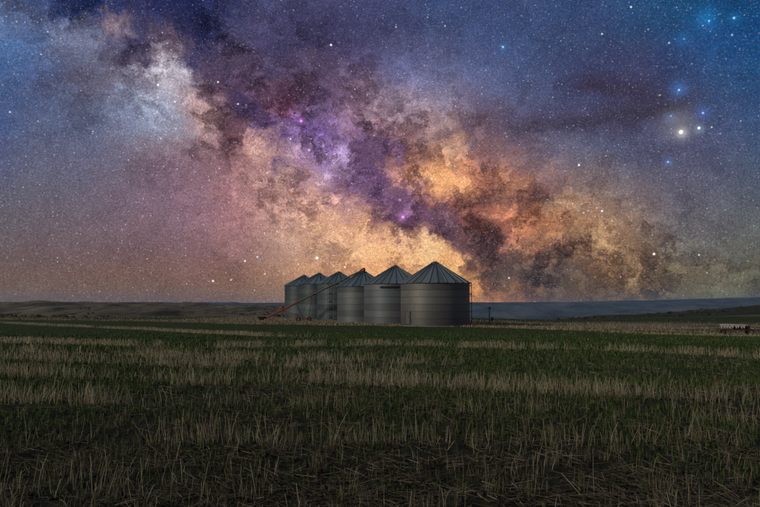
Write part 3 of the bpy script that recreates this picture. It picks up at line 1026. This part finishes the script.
# ------------------------------------------------------------------ seeding implement at the right
def build_drill():
    x, y = 34.9, 73.0
    z = float(H(x, y))
    t = empty('seed_drill', (x, y, z), R(-12))
    t.scale = (.86, .86, .86)
    tag(t, 'dark field implement with a row of white hoses parked on the dry strip at right', 'farm implement')
    dark = simple('dark_red_frame', (.06, .022, .016), .65, .1, .4)
    white = simple('white_hose', (.55, .55, .50), .7, 0, .3, 1.5)
    bm = bmesh.new()
    for yy in (-.5, .5):
        add_box(bm, (-.1, yy, .62), (3.2, .10, .10))
    for xx in (-1.6, -.5, .6, 1.4):
        add_box(bm, (xx, 0, .615), (.09, .9, .08))
    add_box(bm, (2.05, 0, .60), (1.3, .12, .12))
    obj('frame', bm, dark, t)
    bm = bmesh.new()
    h0 = [(-.28, .68), (.30, .68), (.42, .98), (-.40, .98)]
    va = [bm.verts.new((-.2, p, q)) for p, q in h0]; vb = [bm.verts.new((1.5, p, q)) for p, q in h0]
    for k in range(4):
        bm.faces.new((va[k], va[(k + 1) % 4], vb[(k + 1) % 4], vb[k]))
    bm.faces.new(va[::-1]); bm.faces.new(vb)
    bxo = obj('seed_box', bm, dark, t)
    bm = bmesh.new()
    add_box(bm, (.65, 0, 1.003), (1.76, .90, .04), None, .01)
    obj('lid', bm, dark, bxo)
    # delivery hoses: each a V from the manifold down to the openers
    bm = bmesh.new()
    add_tube(bm, (-1.75, -.58, 1.22), (1.05, -.58, 1.16), .045, 8)
    obj('manifold', bm, white, t)
    bm = bmesh.new()
    add_path(bm, [(-.13, -.60, 1.22), (-.03, -.68, .98), (0, -.68, .86), (.03, -.68, .98), (.13, -.60, 1.22)], .042, 6)
    h = obj('hose', bm, white, t)
    h.location = (-1.55, 0, 0)
    for k in range(1, 9):
        twin(h, t, Matrix.Translation((-1.55 + k * .30 + random.uniform(-.04, .04), random.uniform(-.05, .05), -.006 * k + random.uniform(-.05, .03))) @ Matrix.Diagonal((random.uniform(.8, 1.15), 1, random.uniform(.93, 1.03), 1)))
    bm = bmesh.new()
    add_path(bm, [(0, -.5, .6), (0, -.72, .42), (0, -.58, .2), (0, -.70, -.03)], .028, 5)
    s = obj('shank', bm, dark, t)
    s.location.x = -1.55
    for k in range(1, 9):
        twin(s, t, Matrix.Translation((-1.55 + k * .30, 0, 0)))
    for p in ((-1.2, .35, .33), (1.55, -.42, .36), (1.55, .42, .36)):
        build_wheel(t, p, (0, 1, 0), .36, .20, simple('pale_rim', (.13, .12, .10), .6))
    return t


build_drill()

# ------------------------------------------------------------------ stubble, grass, litter
def tubes(name, P, Dv, Hh, Rr, bend, mat):
    """N thin tapering three-sided stalks with one kink; vectorised"""
    n = len(P)
    up = np.array([0, 0, 1.0])
    side = np.cross(Dv, up + np.array([.3, .1, 0])); side /= np.linalg.norm(side, axis=1)[:, None]
    fw = np.cross(side, Dv)
    mid = P + Dv * (Hh * .55)[:, None]
    D2 = Dv + side * bend[:, None]
    D2 /= np.linalg.norm(D2, axis=1)[:, None]
    top = mid + D2 * (Hh * .45)[:, None]
    V = np.zeros((n, 9, 3))
    for k in range(3):
        a = 2 * math.pi * k / 3
        off = side * math.cos(a) + fw * math.sin(a)
        V[:, k] = P + off * Rr[:, None]
        V[:, 3 + k] = mid + off * (Rr * .9)[:, None]
        V[:, 6 + k] = top + off * (Rr * .75)[:, None]
    base = (np.arange(n) * 9)[:, None]
    fc = []
    for s in (0, 3):
        for k in range(3):
            q = (k + 1) % 3
            fc.append(base + np.array([[s + k, s + q, s + 3 + q, s + 3 + k]]))
    F = np.stack(fc, 1).reshape(-1, 4)
    return mesh_np(name, V.reshape(-1, 3), F, mat, True)


def blades(name, P, ang, Hh, W, lean, mat):
    """N grass blades, a folded strip of five points each"""
    n = len(P)
    s = np.stack([np.cos(ang), np.sin(ang), np.zeros(n)], 1)
    l = np.stack([-np.sin(ang), np.cos(ang), np.zeros(n)], 1) * lean[:, None]
    up = np.array([0, 0, 1.0])
    V = np.zeros((n, 5, 3))
    V[:, 0] = P - s * W[:, None]
    V[:, 1] = P + s * W[:, None]
    m = P + up * (Hh * .6)[:, None] + l * (Hh * .3)[:, None]
    V[:, 2] = m + s * (W * .8)[:, None]
    V[:, 3] = m - s * (W * .8)[:, None]
    V[:, 4] = P + up * (Hh * (1 - .3 * np.abs(lean)))[:, None] + l * Hh[:, None]
    b = (np.arange(n) * 5)[:, None]
    F = np.concatenate([np.stack([b[:, 0] + k for k in (0, 1, 2)], 1), np.stack([b[:, 0] + k for k in (0, 2, 3)], 1), np.stack([b[:, 0] + k for k in (3, 2, 4)], 1)])
    return mesh_np(name, V.reshape(-1, 3), F, mat, False)


def on_ground(x, y, dz=0.0):
    return np.stack([x, y, H(x, y) + dz], 1)


# drill rows of standing stubble, followed across the field: points along each row (read off where the rows
# cross the picture, laid on the ground), how thick the row stands along it
ROWS = [
 ([(-40, 320), (0, 323), (150, 330), (260, 336), (330, 338)], [.8, .9, .8, .45, .0], 90, .8),
 ([(-40, 340), (0, 343), (190, 349), (380, 346), (570, 350), (720, 357), (790, 360)], [.7, .7, .7, .7, .8, .7, .4], 90, .45),
 ([(-40, 349), (0, 352), (190, 359), (380, 363), (470, 366)], [.8, .9, 1.2, .7, .0], 95, .36),
 ([(-40, 358), (0, 361), (190, 367), (330, 370), (420, 371)], [.7, .8, .9, .6, 0], 95, .30),
 ([(-40, 374), (0, 376), (190, 383), (300, 383), (380, 385), (500, 391), (690, 399), (790, 404)], [.8, .8, 1.0, 1.5, 1.7, 1.7, 1.3, .5], 120, .42),
 ([(-40, 399), (0, 401), (190, 407), (380, 411), (500, 414), (600, 417), (790, 426)], [.8, .8, .8, .8, .8, .6, .4], 68, .26),
 ([(-40, 440), (60, 440), (190, 442), (300, 443), (500, 446), (700, 440), (790, 446)], [.15, .35, .8, .9, .35, .35, .2], 40, .22),
 ([(-40, 492), (50, 494), (120, 492), (250, 500), (400, 502), (600, 498), (790, 500)], [.3, .9, .9, .15, .15, .25, .25], 26, .20),
]
sx, sy, sh = [], [], []
for pts, thick, dens, wid in ROWS:
    g = np.array([ground_hit(px, py) for px, py in pts])
    seg = np.linalg.norm(np.diff(g, axis=0), axis=1)
    s = np.concatenate([[0], np.cumsum(seg)])
    n = int(s[-1] * dens * 3.0)
    u = rng.random(n) * s[-1]
    # plants stand in tufts along the row
    tuft = np.round(u / .15) * .15 + rng.normal(0, .04, n)
    x = np.interp(tuft, s, g[:, 0]); y = np.interp(tuft, s, g[:, 1])
    sub = rng.integers(-1, 2, n) * wid * .62
    w = sub + rng.normal(0, wid * .16, n)
    y = y + w
    k = np.interp(u, s, thick) * (.22 + 1.4 * (VN.fbm(x * 1.1 + 40, y * 1.4, 2) > .47))
    k = k * np.clip((VN2.fbm(x * .22 + 7, y * .5, 3) - .33) * 6, .25, 1.25)
    keep = rng.random(n) < np.clip(k * .75, 0, 1)
    sx.append(x[keep]); sy.append(y[keep])
    sh.append((.08 + .27 * rng.random(n) ** 1.4)[keep])
# stray stalks everywhere
n = 4200
dd = 4.0 * (70 / 4.0) ** rng.random(n)
aa = rng.uniform(-.62, .62, n)
x = dd * np.sin(aa); y = dd * np.cos(aa)
k = VN2.fbm(x / 1.2, y / .7, 3) > .5
sx.append(x[k]); sy.append(y[k]); sh.append(.06 + .16 * rng.random(k.sum()) ** 1.5)
sx, sy, sh = map(np.concatenate, (sx, sy, sh))
ok = sy < field_edge(sx) - 1
sx, sy, sh = sx[ok], sy[ok], sh[ok]
n = len(sx)
far = np.hypot(sx, sy)
lean = rng.normal(0, .16, (n, 2)) + (rng.random(n) < .13)[:, None] * rng.normal(0, .6, (n, 2))
Dv = np.concatenate([lean, np.ones((n, 1))], 1); Dv /= np.linalg.norm(Dv, axis=1)[:, None]
rad = (.0014 + .0011 * rng.random(n)) * np.clip(far / 9, 1, 4.0)
STRAW = island_mat('straw', [(0, (.18, .15, .08)), (.35, (.38, .325, .19)), (.7, (.50, .44, .275)), (1, (.62, .56, .39))], .75)
o = tubes('stubble', on_ground(sx, sy, -.02), Dv, sh, rad, rng.normal(0, .25, n), STRAW)
tag(o, 'pale cut straw stubble standing in rows across the dark field', 'stubble', kind='stuff')
N_ST = n

# withered leaves and second growth: soft tufts at the foot of the stalks
nt = 750
td = 4.2 * (24 / 4.2) ** rng.random(nt); ta = rng.uniform(-.62, .62, nt)
tx, ty = td * np.sin(ta), td * np.cos(ta)
pick = rng.integers(0, N_ST, nt)
use = rng.random(nt) < .6
near_ok = np.hypot(sx[pick], sy[pick]) < 24
tx = np.where(use & near_ok, sx[pick], tx); ty = np.where(use & near_ok, sy[pick], ty)
per = rng.integers(10, 34, nt)
bx_ = np.repeat(tx, per) + rng.normal(0, .045, per.sum()); by_ = np.repeat(ty, per) + rng.normal(0, .045, per.sum())
n = len(bx_)
fd = np.hypot(bx_, by_)
o = blades('withered_leaves', on_ground(bx_, by_, -.01), rng.uniform(0, 2 * math.pi, n), .06 + .20 * rng.random(n) ** 1.5, (.0013 + .0012 * rng.random(n)) * np.clip(fd / 9, 1, 2.5), rng.normal(0, .75, n),
           island_mat('withered_leaf', [(0, (.06, .055, .03)), (.5, (.17, .145, .085)), (.9, (.30, .26, .165)), (1, (.06, .085, .025))], .8))
tag(o, 'withered grass leaves in soft tufts among the near stubble', 'withered grass', kind='stuff')

# fallen straw on the soil
n = 52000
dd = 3.6 * (26 / 3.6) ** (rng.random(n) ** .9)
aa = rng.uniform(-.64, .64, n)
x = dd * np.sin(aa); y = dd * np.cos(aa)
k = rng.random(n) < np.clip((VN.fbm(x / .8 + 9, y / .45, 3) - .36) * 5, .08, 1)
x, y, dd = x[k], y[k], dd[k]
n = len(x)
az_ = rng.uniform(0, 2 * math.pi, n)
tilt = np.abs(rng.normal(.06, .16, n))
Dv = np.stack([np.cos(az_) * np.cos(tilt), np.sin(az_) * np.cos(tilt), np.sin(tilt)], 1)
LITTER = island_mat('weathered_straw', [(0, (.035, .03, .02)), (.45, (.095, .08, .05)), (.85, (.19, .16, .105)), (1, (.36, .32, .22))], .85)
o = tubes('straw_litter', on_ground(x, y, .012), Dv, .06 + .22 * rng.random(n) ** 1.5, (.0017 + .0015 * rng.random(n)) * np.clip(dd / 9, 1, 3), rng.normal(0, .3, n), LITTER)
tag(o, 'broken grey straw lying loose over the near soil', 'straw', kind='stuff')

# clods
ico = bmesh.new(); bmesh.ops.create_icosphere(ico, subdivisions=1, radius=1.0)
iv = np.array([v.co[:] for v in ico.verts]); fi = np.array([[v.index for v in f.verts] for f in ico.faces]); ico.free()
n = 7000
dd = 3.4 * (16 / 3.4) ** rng.random(n); aa = rng.uniform(-.66, .66, n)
x = dd * np.sin(aa); y = dd * np.cos(aa)
sz = .008 + .030 * rng.random(n) ** 3
V = iv[None] * (sz[:, None, None] * rng.uniform(.6, 1.3, (n, 1, 3))) * rng.uniform(.75, 1.2, (n, len(iv), 1)) + on_ground(x, y, .004)[:, None]
F = (fi[None] + (np.arange(n) * len(iv))[:, None, None]).reshape(-1, 3)
o = mesh_np('soil_clods', V.reshape(-1, 3), F, island_mat('clod_earth', [(0, (.016, .013, .010)), (.6, (.04, .032, .024)), (1, (.075, .062, .046))], .95))
tag(o, 'small dark clods of soil between the near straw', 'soil', kind='stuff')

# young green growth between the rows
n = 260000
dd = 5.0 * (105 / 5.0) ** (rng.random(n) ** .72)
aa = rng.uniform(-.60, .60, n)
x = dd * np.sin(aa); y = dd * np.cos(aa)
patch = VN.fbm(x / 1.6 + 3, y / .9, 3)
k = (rng.random(n) < np.clip((patch - .34) * 5, .05, 1) * np.clip((dd - 4) / 11, .12, 1)) & (y < field_edge(x) - .3)
x, y, dd = x[k], y[k], dd[k]
n = len(x)
GREEN = island_mat('young_grass', [(0, (.030, .056, .012)), (.5, (.055, .10, .020)), (.9, (.09, .135, .032)), (1, (.14, .14, .06))], .7)
o = blades('green_growth', on_ground(x, y, -.01), rng.uniform(0, 2 * math.pi, n), (.05 + .10 * rng.random(n)) * (1 - .45 * sstep(25, 70, dd)), (.0024 + .0018 * rng.random(n)) * np.clip(dd / 8, 1, 6), rng.normal(0, .5, n), GREEN)
tag(o, 'short dark green crop growing between the stubble rows', 'crop', kind='stuff')

# dry grass along the edge of the crop and round the bins
n = 110000
x = rng.uniform(-75, 75, n)
y = field_edge(x) + rng.exponential(np.where(x > 12, 22, 12), n) - .8
e, dr = yard_dry(x, y)
k = (rng.random(n) < np.clip(dr + .08, 0, 1)) & (y < 175) & (np.abs(x / y) < .62)
for bx, by, br in ((6.55, 88, 4.2), (1.94, 95.5, 4.1), (-2.34, 103, 3.7), (-6.26, 112, 3.35), (-9.78, 118.5, 3.3), (-12.86, 125, 3.35)):
    k &= (x - bx) ** 2 + (y - by) ** 2 > (br + .1) ** 2
x, y = x[k], y[k]
n = len(x)
DRY = island_mat('dry_grass', [(0, (.14, .115, .06)), (.5, (.31, .26, .155)), (.9, (.44, .37, .24)), (1, (.07, .08, .03))], .8)
hgt = (.10 + .22 * rng.random(n) ** 2) * (.6 + .9 * VN2.fbm(x / 3, y / 3, 2))
o = blades('dry_grass', on_ground(x, y, -.02), rng.uniform(0, 2 * math.pi, n), hgt, .018 + .02 * rng.random(n), rng.normal(0, .45, n), DRY)
tag(o, 'pale dry grass along the field edge and round the bins', 'dry grass', kind='stuff')

# sagebrush dots on the hills to the left
n = 2600
t_ = rng.uniform(-.62, .62, n); y = 200 * (1000 / 200) ** rng.random(n); x = t_ * y
k = VN2.fbm(x / 22, y / 60, 3) > .50
x, y = x[k], y[k]; n = len(x)
sz = .25 + .65 * rng.random(n) ** 2
V = iv[None] * (sz[:, None, None] * np.array([1.3, 1.3, .7])) * rng.uniform(.6, 1.3, (n, len(iv), 1)) + on_ground(x, y, .12)[:, None]
F = (fi[None] + (np.arange(n) * len(iv))[:, None, None]).reshape(-1, 3)
o = mesh_np('sagebrush', V.reshape(-1, 3), F, island_mat('sage_leaf', [(0, (.025, .028, .016)), (1, (.06, .062, .04))], .9))
tag(o, 'low dark sagebrush scattered over the far pasture', 'shrubs', kind='stuff')

# ------------------------------------------------------------------ night air
hz_ = np.array([v.co.z for v in hills.data.vertices])
Z_TOP, Z_LOW = float(hz_.max()) + 3.0, float(hz_.min()) - 1.0
HAZE_DENSITY = 6.0e-5
bm = bmesh.new()
bmesh.ops.create_cube(bm, size=1.0)
bmesh.ops.transform(bm, matrix=Matrix.Translation((0, 0, (Z_TOP + Z_LOW) / 2)) @ Matrix.Diagonal((15200, 15200, Z_TOP - Z_LOW, 1)), verts=bm.verts)
hm = bpy.data.materials.new('night_air')
hm.use_nodes = True
ht_ = hm.node_tree
ht_.nodes.clear()
ho_ = ht_.nodes.new('ShaderNodeOutputMaterial')
pv = ht_.nodes.new('ShaderNodeVolumePrincipled')
pv.inputs['Color'].default_value = (.40, .66, 1.0, 1)
pv.inputs['Density'].default_value = HAZE_DENSITY
pv.inputs['Anisotropy'].default_value = 0.0
ht_.links.new(pv.outputs[0], ho_.inputs['Volume'])
hz = obj('haze', bm, hm)
tag(hz, 'thin blue night air over the far hills', 'haze', kind='stuff')
